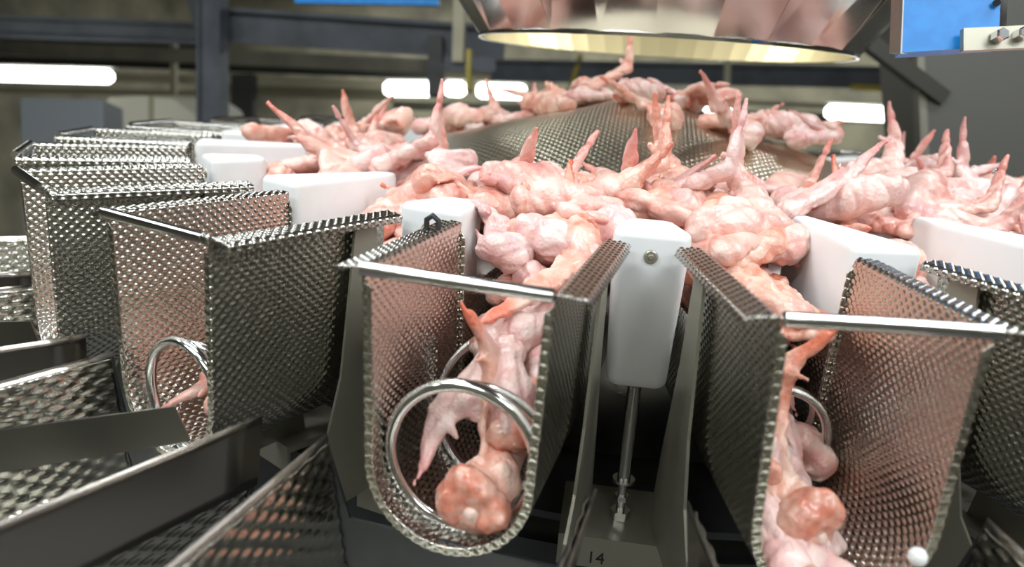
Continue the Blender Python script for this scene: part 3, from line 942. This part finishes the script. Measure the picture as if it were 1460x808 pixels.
# --- the heap around the cone: a lower layer, then upper ones
def region(x, y):
    a = math.atan2(x, -y)
    if abs(a) > 1.75: return 'beyond the cone'
    if a < -1.0: return 'at far left of heap'
    if a < -0.42: return 'near long left block'
    if a < 0.02: return 'above left centre trough'
    if a < 0.42: return 'behind central white block'
    if a < 0.95: return 'near tan-smeared block'
    return 'at far right of heap'
LOOK = {0: 'folded V-shaped raw chicken wing', 1: 'raw chicken wing with raised tip', 2: 'tightly folded raw chicken wing', 3: 'wide open raw chicken wing', 4: 'raw chicken wing with upright tip',
        5: 'raw chicken wing with lifted flat', 6: 'plump stretched raw chicken wing', 7: 'flat lying raw chicken wing', 8: 'raw chicken wing with a long upright tip', 9: 'plump folded raw chicken wing', 10: 'long straight raw chicken wing'}
def heap(n, rlo, rhi, alo, ahi, spacing, vis, tilt, pct=93.0, sink=0.012, top=0.0, front=0.72):
    pts = []; tries = 0
    while len(pts) < n and tries < 9000:
        tries += 1
        a = random.uniform(alo, ahi); r = math.sqrt(random.uniform(rlo ** 2, rhi ** 2))
        x, y = r * math.sin(a), -r * math.cos(a)
        kx = (a - PH) / DTH - 0.5
        if round(kx) in LONG and abs(kx - round(kx)) < 0.36 and r > 0.78:
            continue            # keep clear of the long divider blocks
        if -0.95 < a < 0.15 and r < front:
            continue            # the cone stays bare on this side
        if all((x - q[0]) ** 2 + (y - q[1]) ** 2 > spacing ** 2 for q in pts):
            pts.append((x, y))
    for x, y in pts:
        reg = region(x, y)
        o = best_drop(x, y, (0, 2 * PI), vis, 'x', 'wings ' + reg, tilt, pct=pct, sink=sink, cap=top - 0.16 * max(0.0, math.hypot(x, y) - 0.66))
        o['label'] = LOOK[o['v']] + ' ' + reg
    return len(pts)
LOWV = [0, 2, 5, 6, 7, 9, 10]
for kq, rq in ((-0.22, 1.02), (-0.25, 0.93), (-0.02, 0.92), (0.18, 0.94), (0.05, 0.99), (0.85, 0.93), (1.05, 0.92), (1.2, 0.94), (0.95, 0.98), (-0.9, 0.93), (-1.1, 0.94)):
    p = ring(kq, rq)
    o = best_drop(p.x, p.y, (0, 2 * PI), LOWV, 'x', 'wings at the trough entrances', 0.5, pct=94, cap=-0.025 - 0.45 * max(0.0, rq - 0.98), scale=1.15)
    o['label'] = 'raw chicken wing sliding into ' + TN[round(kq)]
n1 = heap(88, 0.68, 0.97, -1.7, 1.7, 0.098, LOWV, 0.4, pct=93, top=0.0)
n2 = heap(54, 0.67, 0.93, -1.6, 1.6, 0.118, ANY + LOWV + LOWV, 0.6, pct=91, top=0.042, front=0.77)
n3 = heap(22, 0.66, 0.95, 1.8, 2 * PI - 1.8, 0.17, ANY, 0.3, top=0.03)

# --- wings lying on top of the cone and on its right flank
def on_cone(x, y, vi, yaw, label, pitch=0.0, roll=0.0, s=1.2, pct=94):
    return drop(vi, x, y, yaw, pitch, roll, s, sink=0.010, pct=pct, label=label, group='wings on top of the cone', cap=0.175 - 0.27 * math.hypot(x, y) + 0.055)
on_cone(-0.25, 0.05, 9, 2.2, 'orange-tinted chicken wing at the left end of the row on the cone')
on_cone(-0.15, 0.02, 2, 0.8, 'orange-tinted chicken wing on the cone, second of the top row')
on_cone(-0.03, 0.04, 6, 2.9, 'plump chicken wing with red end, middle of the row on the cone')
on_cone(-0.13, 0.10, 8, 1.2, 'chicken wing on the cone top whose pointed tip rises highest of all')
on_cone(0.09, 0.06, 9, 4.0, 'orange lumpy chicken wing on the cone top under the funnel')
on_cone(0.17, 0.02, 7, 5.4, 'flat lying chicken wing on the right shoulder of the cone top')
on_cone(0.01, -0.19, 3, 3.6, 'pale chicken wing with bent elbow alone on the bare front of the cone')
on_cone(0.26, -0.16, 0, 0.2, 'pale chicken wing on the right flank of the cone, under two others')
on_cone(0.36, -0.10, 6, 2.4, 'large pale chicken wing spread across the right flank of the cone')
on_cone(0.29, -0.06, 2, 5.2, 'rounded pink chicken wing topping the right flank of the cone')
on_cone(0.44, -0.04, 7, 5.9, 'chicken wing overhanging the right flank of the cone')
on_cone(0.20, -0.30, 5, 4.4, 'chicken wing low on the right front of the cone')
on_cone(0.38, -0.24, 2, 1.0, 'tightly folded chicken wing at the right front of the cone')
on_cone(-0.38, 0.10, 4, 0.9, 'chicken wing standing with upright tip at the left edge of the bare cone')
on_cone(-0.47, 0.06, 1, 2.0, 'chicken wing with raised tip left of the bare cone')
on_cone(-0.55, 0.14, 9, 0.4, 'brownish chicken wing at the back left of the cone')
on_cone(-0.32, 0.14, 0, 3.3, 'dull chicken wing at the back left shoulder of the cone')

# --- wings whose tips stand up out of the heap
def tip_up(px, py, z, vi, yaw, what, s=1.2):
    p = ground(px, py, z)
    rr_ = math.hypot(p.x, p.y)
    if rr_ > 0.82: p *= 0.82 / rr_
    o = drop(vi, p.x, p.y, yaw, random.uniform(-.1, .1), random.uniform(-.1, .1), s, sink=0.015, pct=85, cap=0.055 - 0.2 * max(0.0, math.hypot(p.x, p.y) - 0.62), label='chicken wing ' + what, group='wings with tips standing out of the heap')
tip_up(540, 215, 0.05, 8, 0.5, 'with a tall pointed tip at the far left of the heap')
tip_up(600, 205, 0.04, 4, 2.0, 'with upright tip left of the bare cone, second from the left')
tip_up(500, 220, 0.03, 1, 3.5, 'with tip leaning left beside the back left white block')
tip_up(740, 285, 0.03, 4, 4.6, 'with upright tip in front of the bare cone')
tip_up(850, 290, 0.03, 8, 1.0, 'with a pale tip leaning left in front of the cone')
tip_up(980, 262, 0.06, 8, 3.0, 'with a purplish tip standing right of the cone centre')
tip_up(1040, 320, 0.03, 8, 0.2, 'with a long tip standing just right of the central white block')
tip_up(985, 310, 0.03, 4, 4.0, 'with an upright tip directly behind the central white block')
tip_up(930, 290, 0.04, 1, 5.5, 'with a red tip pointing right above the central white block')
tip_up(1250, 250, 0.03, 8, 2.0, 'with an upright tip at the right of the heap')
tip_up(1310, 250, 0.03, 4, 5.0, 'with a forked tip at the right of the heap')
tip_up(1380, 290, 0.02, 8, 2.6, 'with a tall tip near the right edge')
tip_up(1180, 290, 0.03, 5, 1.0, 'with a lifted flat behind the tan-smeared block')
tip_up(1440, 310, 0.02, 1, 0.6, 'with a raised tip at the right edge of the photo')
tip_up(700, 330, 0.02, 6, 2.5, 'plump and pale right of the short left white block')
tip_up(655, 285, 0.02, 10, 5.8, 'lying long and straight at the left front of the heap')

# ------------------------------------------------------------------ infeed funnel over the cone
def hopper():
    root = empty('infeed_funnel', (0.035, 0.02, 0.298))
    tag(root, 'faceted mirror-steel infeed funnel hanging over the heap, reflecting the wings', 'funnel')
    N_ = 26
    r0, z0, r1, z1 = 0.480, 0.0, 0.80, 0.44
    rs = random.Random(4)
    def q(r, a, z): return (r * math.cos(a), r * math.sin(a), z)
    for i in range(N_):
        a0, a1 = 2 * PI * (i + 0.3) / N_, 2 * PI * (i + 1.3) / N_
        t_ = 0.004
        da, db = rs.uniform(-0.030, 0.030), rs.uniform(-0.030, 0.030)     # sheets bent by hand: every facet tilts a little
        b = MB()
        b.hexa([q(r0, a0, z0), q(r0, a1, z0), q(r0 - t_, a1, z0), q(r0 - t_, a0, z0), q(r1 + da, a0, z1), q(r1 + db, a1, z1), q(r1 + db - t_, a1, z1), q(r1 + da - t_, a0, z1)])
        b.build('funnel_facet', M['mirror'], root)
    MB().lathe([(0.4685, -0.003), (0.552, 0.13), (0.554, 0.13), (0.4705, -0.0035)], 52, False).build('funnel_glow_sleeve', M['warm_glow'], root)  # added sleeve carrying the painted gold light of the inner wall
    MB().lathe([(r0 - 0.004, -0.004), (r0 + 0.003, -0.004), (r0 + 0.003, 0.003), (r0 - 0.004, 0.003), (r0 - 0.004, -0.004)], N_ * 2, False).build('funnel_lip', M['steel'], root)
hopper()

# ------------------------------------------------------------------ blue guard panel and its bracket, upper right
def slab(a, b_, c, d_, th):
    """a quad plate through four world points, given thickness away from the lens"""
    pts = [Vector(p) for p in (a, b_, c, d_)]
    n_ = (pts[1] - pts[0]).cross(pts[3] - pts[0]).normalized()
    if n_.dot(pts[0] - CAM) < 0:
        n_ = -n_
    return MB().hexa([*pts, *[p + n_ * th for p in pts]])
g = empty('blue_guard', ray(1350, 60, 1.2500))
tag(g, 'blue guard panel with a metal edge at the upper right', 'guard panel')
def child_of(o, par):
    o.parent = par
    o.matrix_parent_inverse = Matrix.Translation(-par.location)
    return o
b = slab(ray(1284, 75, 1.2500), ray(1424, 66, 1.2250), ray(1433, -160, 1.2250), ray(1294, -160, 1.2500), 0.03); o = child_of(b.build('panel', M['blue']), g); fix_normals(o.data)
b = slab(ray(1268, 76, 1.2749), ray(1284, 76, 1.2491), ray(1294, -160, 1.2491), ray(1276, -160, 1.2749), 0.012); o = child_of(b.build('edge_strip', M['sheet']), g); fix_normals(o.data)
b = slab(ray(1374, 72, 1.2125), ray(1500, 66, 1.2000), ray(1500, 34, 1.2000), ray(1374, 40, 1.2125), 0.012); o = child_of(b.build('bracket_bar', M['bracket']), g); fix_normals(o.data)
for px, py in ((1421, 53), (1452, 51)):
    p = ray(px, py, 1.2058); q_ = p - CF * 0.016
    b = MB().tube([p, q_, q_ - CF * 0.003], [0.011, 0.011, 0.0085], 6, smooth=False); child_of(b.build('bolt_head', M['steel']), g)
b = MB().tube([ray(1421, 4, 1.2233), ray(1421, 4, 1.2183)], 0.006, 12); child_of(b.build('panel_hole', M['black']), g)
b = slab(ray(1424, 66, 1.2283), ray(1434, 66, 1.2500), ray(1443, -160, 1.2500), ray(1433, -160, 1.2283), 0.02); o = child_of(b.build('edge_strip', M['sheet']), g); fix_normals(o.data)

# ------------------------------------------------------------------ the hall behind
def bar(name, p0, p1, h_, dpt, material, label, cat, group=None, parent=None):
    """a straight box member between two world points: height h_ (vertical), depth dpt (away)"""
    p0, p1 = Vector(p0), Vector(p1)
    d = (p1 - p0).normalized()
    up = Vector((0, 0, 1)) if abs(d.z) < 0.8 else Vector((1, 0, 0))
    up = (up - d * up.dot(d)).normalized(); aw = d.cross(up)
    if aw.y < 0: aw = -aw
    u_ = up * h_ / 2; a_ = aw * dpt
    b = MB().hexa([p0 - u_, p1 - u_, p1 - u_ + a_, p0 - u_ + a_, p0 + u_, p1 + u_, p1 + u_ + a_, p0 + u_ + a_])
    o = b.build(name, material)
    fix_normals(o.data)
    if parent: child_of(o, parent)
    elif label: tag(o, label, cat, group)
    return o
def ibeam(name, p0, p1, h_, material, label):
    root = empty(name, (Vector(p0) + Vector(p1)) / 2)
    tag(root, label, 'beam')
    u_ = Vector((0, 0, h_ / 2 - 0.01)); fw = Vector((0, -0.05, 0))
    bar('web', p0, p1, h_, 0.02, material, None, None, parent=root)
    bar('flange', Vector(p0) + u_ + fw, Vector(p1) + u_ + fw, 0.03, 0.12, material, None, None, parent=root)
    bar('flange', Vector(p0) - u_ + fw, Vector(p1) - u_ + fw, 0.03, 0.12, material, None, None, parent=root)
    return root
px = F_PX
ibeam('steel_beam', ray(-60, 36, 6.0), ray(288, 48, 6.3), 0.17, M['beam'], 'dark blue-grey steel beam at the upper left')
ibeam('steel_beam', ray(318, 35, 5.2), ray(720, 62, 5.2), 0.22, M['beam'], 'wide grey steel beam left of the infeed funnel')
ibeam('steel_beam', ray(700, 100, 7.0), ray(1330, 112, 7.0), 0.19, M['beam'], 'blue-grey steel beam under the right half of the funnel')
col = empty('steel_column', ray(296, 700, 5.0)); tag(col, 'blue-grey steel column at the back left', 'column')
bar('column_web', ray(296, 1200, 5.0), ray(296, -220, 5.0), 0.145, 0.02, M['beam'], None, None, parent=col)
bar('column_flange', ray(281.5, 1200, 4.97), ray(281.5, -220, 4.97), 0.018, 0.12, M['beam'], None, None, parent=col)
bar('column_flange', ray(311, 1200, 4.97), ray(311, -220, 4.97), 0.018, 0.12, M['beam'], None, None, parent=col)
b = slab(ray(262, -12, 5.0), ray(284, -12, 5.0), ray(284, 42, 5.0), ray(278, 42, 5.0), 0.05); o = child_of(b.build('knee_brace', M['darkbeam']), col); fix_normals(o.data)
# pipes and rails
for (x0, y0, x1, y1, dp_, h_, mt, lab) in (
    (-40, 66, 700, 98, 8.5, 0.16, 'pipe', 'dull galvanised duct running along the back hall'),
    (-40, 83, 620, 108, 9.2, 0.09, 'darkbeam', 'dark pipe under the galvanised duct'),
    (160, 110, 560, 122, 9.0, 0.10, 'palerail', 'pale olive rail above the back left troughs'),
    (-40, 128, 280, 133, 9.4, 0.07, 'palerail', 'pale rail behind the grey panel'),
    (318, 128, 560, 136, 9.6, 0.15, 'palerail', 'wide pale rail right of the steel column'),
    (318, 92, 720, 112, 9.9, 0.08, 'palerail', 'thin pale conduit behind the wide beam'),
    (680, 128, 1330, 158, 9.8, 0.06, 'palerail', 'olive rail running behind the right side of the heap'),
    (-40, 52, 300, 66, 10.2, 0.07, 'darkbeam', 'dark cable tray at the upper left'),
    (560, 150, 1320, 172, 10.4, 0.12, 'pipe', 'low duct behind the top of the heap'),
):
    bar('overhead_duct' if mt != 'palerail' else 'rail', ray(x0, y0, dp_), ray(x1, y1, dp_), h_, 0.12, M[mt], lab, 'duct' if mt != 'palerail' else 'rail')
bar('blue_channel', ray(420, 0, 4.2), ray(625, 3, 4.2), 0.03, 0.1, M['blue'], 'blue channel at the top edge left of the funnel', 'channel')
bar('hanger_strut', ray(652, 88, 4.66), ray(664, -400, 4.66), 0.07, 0.05, M['palerail'], 'pale hanger strut left of the funnel', 'strut')
hbox = bar('hanger_box', ray(634, 90, 4.7), ray(706, 92, 4.7), 0.085, 0.1, M['beam'], 'grey junction box hanging left of the funnel', 'box')
bar('hanging_post', ray(620, 135, 5.12), ray(620, 50, 5.12), 0.10, 0.08, M['darkbeam'], 'dark hanging post under the wide beam', 'post')
hose = bar('yellow_hose', ray(667, 128, 4.685), ray(668, 70, 4.685), 0.03, 0.08, M['yellow'], None, None)
hose.parent = hbox
bar('yellow_strut', ray(812, 130, 6.96), ray(828, 78, 6.96), 0.045, 0.04, M['yellow'], 'yellow sloping strut behind the cone top', 'strut')
bar('thin_post', ray(1035, 170, 6.5), ray(1050, -230, 6.5), 0.05, 0.05, M['palerail'], 'thin brown post behind the funnel edge', 'post')
bar('thin_pipe', ray(246, 170, 8.6), ray(246, 60, 8.6), 0.06, 0.06, M['palerail'], 'thin pale vertical pipe left of the steel column', 'pipe')
bar('dark_post', ray(345, 175, 8.0), ray(345, 105, 8.0), 0.25, 0.1, M['darkbeam'], 'dark doorway-like post right of the steel column', 'post')
bar('yellow_stripe', ray(1215, 124, 6.8), ray(1300, 128, 6.8), 0.05, 0.05, M['yellow'], 'yellow stripe below the blue-grey beam at the right', 'stripe')
# grey panel and cream tank
b = slab(ray(32, 330, 4.6), ray(150, 330, 4.6), ray(146, 141, 4.6), ray(28, 139, 4.6), 0.25); o = b.build('grey_panel', M['greypanel'], bevel=0.01); tag(o, 'plain blue-grey machine panel behind the left troughs', 'panel')
tank = empty('cream_tank', ray(214, 170, 5.6)); tag(tank, 'cream tank with rounded shoulders behind the left troughs', 'tank')
prof = [(150, 300), (150, 146), (156, 139), (195, 137), (245, 141), (276, 162), (284, 180), (284, 300)]
pts = [ray(x, y, 5.6) for x, y in prof]; n_ = len(pts); aw = Vector((0, 0.7, 0))
b = MB().add(pts + [p + aw for p in pts], [tuple(range(n_)), tuple(reversed(range(n_, 2 * n_)))] + [(i, (i + 1) % n_, n_ + (i + 1) % n_, n_ + i) for i in range(n_)])
o = b.build('tank_body', M['cream']); fix_normals(o.data); child_of(o, tank)
bar('tank_strap', ray(214, 172, 5.58), ray(214, 137, 5.58), 0.03, 0.02, M['palerail'], None, None, parent=tank)
# dark cabinet on the right with its sloping strut
cab = empty('dark_cabinet', ray(1420, 240, 3.2)); tag(cab, 'large dark grey machine cabinet at the right edge', 'cabinet')
b = slab(ray(1330, 330, 3.2), ray(1700, 345, 3.0), ray(1700, -100, 3.0), ray(1300, -60, 3.2), 0.6); o = child_of(b.build('cabinet_body', M['cabinet']), cab); fix_normals(o.data)
b = slab(ray(1318, 330, 3.19), ray(1331, 330, 3.19), ray(1318, 80, 3.19), ray(1308, 80, 3.19), 0.05); o = child_of(b.build('cabinet_post', M['pipe']), cab); fix_normals(o.data)
bar('cabinet_strut', ray(1215, 38, 3.1), ray(1350, 140, 3.16), 0.06, 0.08, M['cabinet'], 'dark sloping strut between the funnel and the cabinet', 'strut')

def tube_lamp(x0, y0, x1, y1, dpt, label):
    p0, p1 = ray(x0, y0, dpt), ray(x1, y1, dpt)
    root = empty('fluorescent_lamp', (p0 + p1) / 2); tag(root, label, 'lamp', 'fluorescent lamps in the back hall')
    r = 10.5 / F_PX * dpt
    d = (p1 - p0).normalized()
    o = child_of(MB().tube([p0, p0 + d * r * 0.6, p1 - d * r * 0.6, p1], [r * 0.6, r, r, r * 0.6], 14).build('tube_cover', M['lamp']), root)
    up = Vector((0, 0.02, r * 1.05))
    bar('lamp_housing', p0 + up, p1 + up, r * 0.35, r * 1.2, M['lamphouse'], None, None, parent=root)
tube_lamp(-90, 103, 160, 109, 5.6, 'bright fluorescent lamp at the left edge')
tube_lamp(548, 126, 620, 127, 8.4, 'bright fluorescent lamp above the left part of the heap')
tube_lamp(634, 126, 664, 127, 8.6, 'short bright lamp piece behind the hanging post')
tube_lamp(680, 129, 750, 131, 8.6, 'bright fluorescent lamp left of the yellow strut')
tube_lamp(1003, 149, 1042, 151, 8.6, 'bright lamp partly hidden by the wings right of the cone top')
tube_lamp(1178, 159, 1303, 165, 7.4, 'bright fluorescent lamp above the right part of the heap')

# housings of the overhead fittings that light the machine, and of the added back row
for i, (x, y, z, ax, pw) in enumerate(CEIL_LAMPS):
    b = MB().box(-0.8, 0.8, -0.14, 0.14, 0.0, 0.06)
    o = b.build('lamp_housing', M['lamphouse']); o.location = (x, y, z); o.rotation_euler = (0, 0, 0 if ax == 'x' else PI / 2)
    tag(o, 'unseen overhead fluorescent lamp housing under the ceiling, back row added to light the wall', 'lamp', 'overhead lamps out of frame')

bpy.context.view_layer.update()
ORD = ['first', 'second', 'third', 'fourth', 'fifth', 'sixth', 'seventh', 'eighth', 'ninth', 'tenth', 'eleventh', 'twelfth']
by = {}
for o in WINGS:
    by.setdefault(o['label'], []).append(o)
for lab, os_ in by.items():
    if 1 < len(os_) <= 12:
        os_.sort(key=lambda o: (o.matrix_world.translation - CAM).dot(CR) / (o.matrix_world.translation - CAM).dot(CF))
        for i, o in enumerate(os_):
            o['label'] = lab + ', ' + ORD[i] + ' from left'
for o in WINGS:
    if 'v' in o: del o['v']
print('wings', len(WINGS), n1, n2, n3)
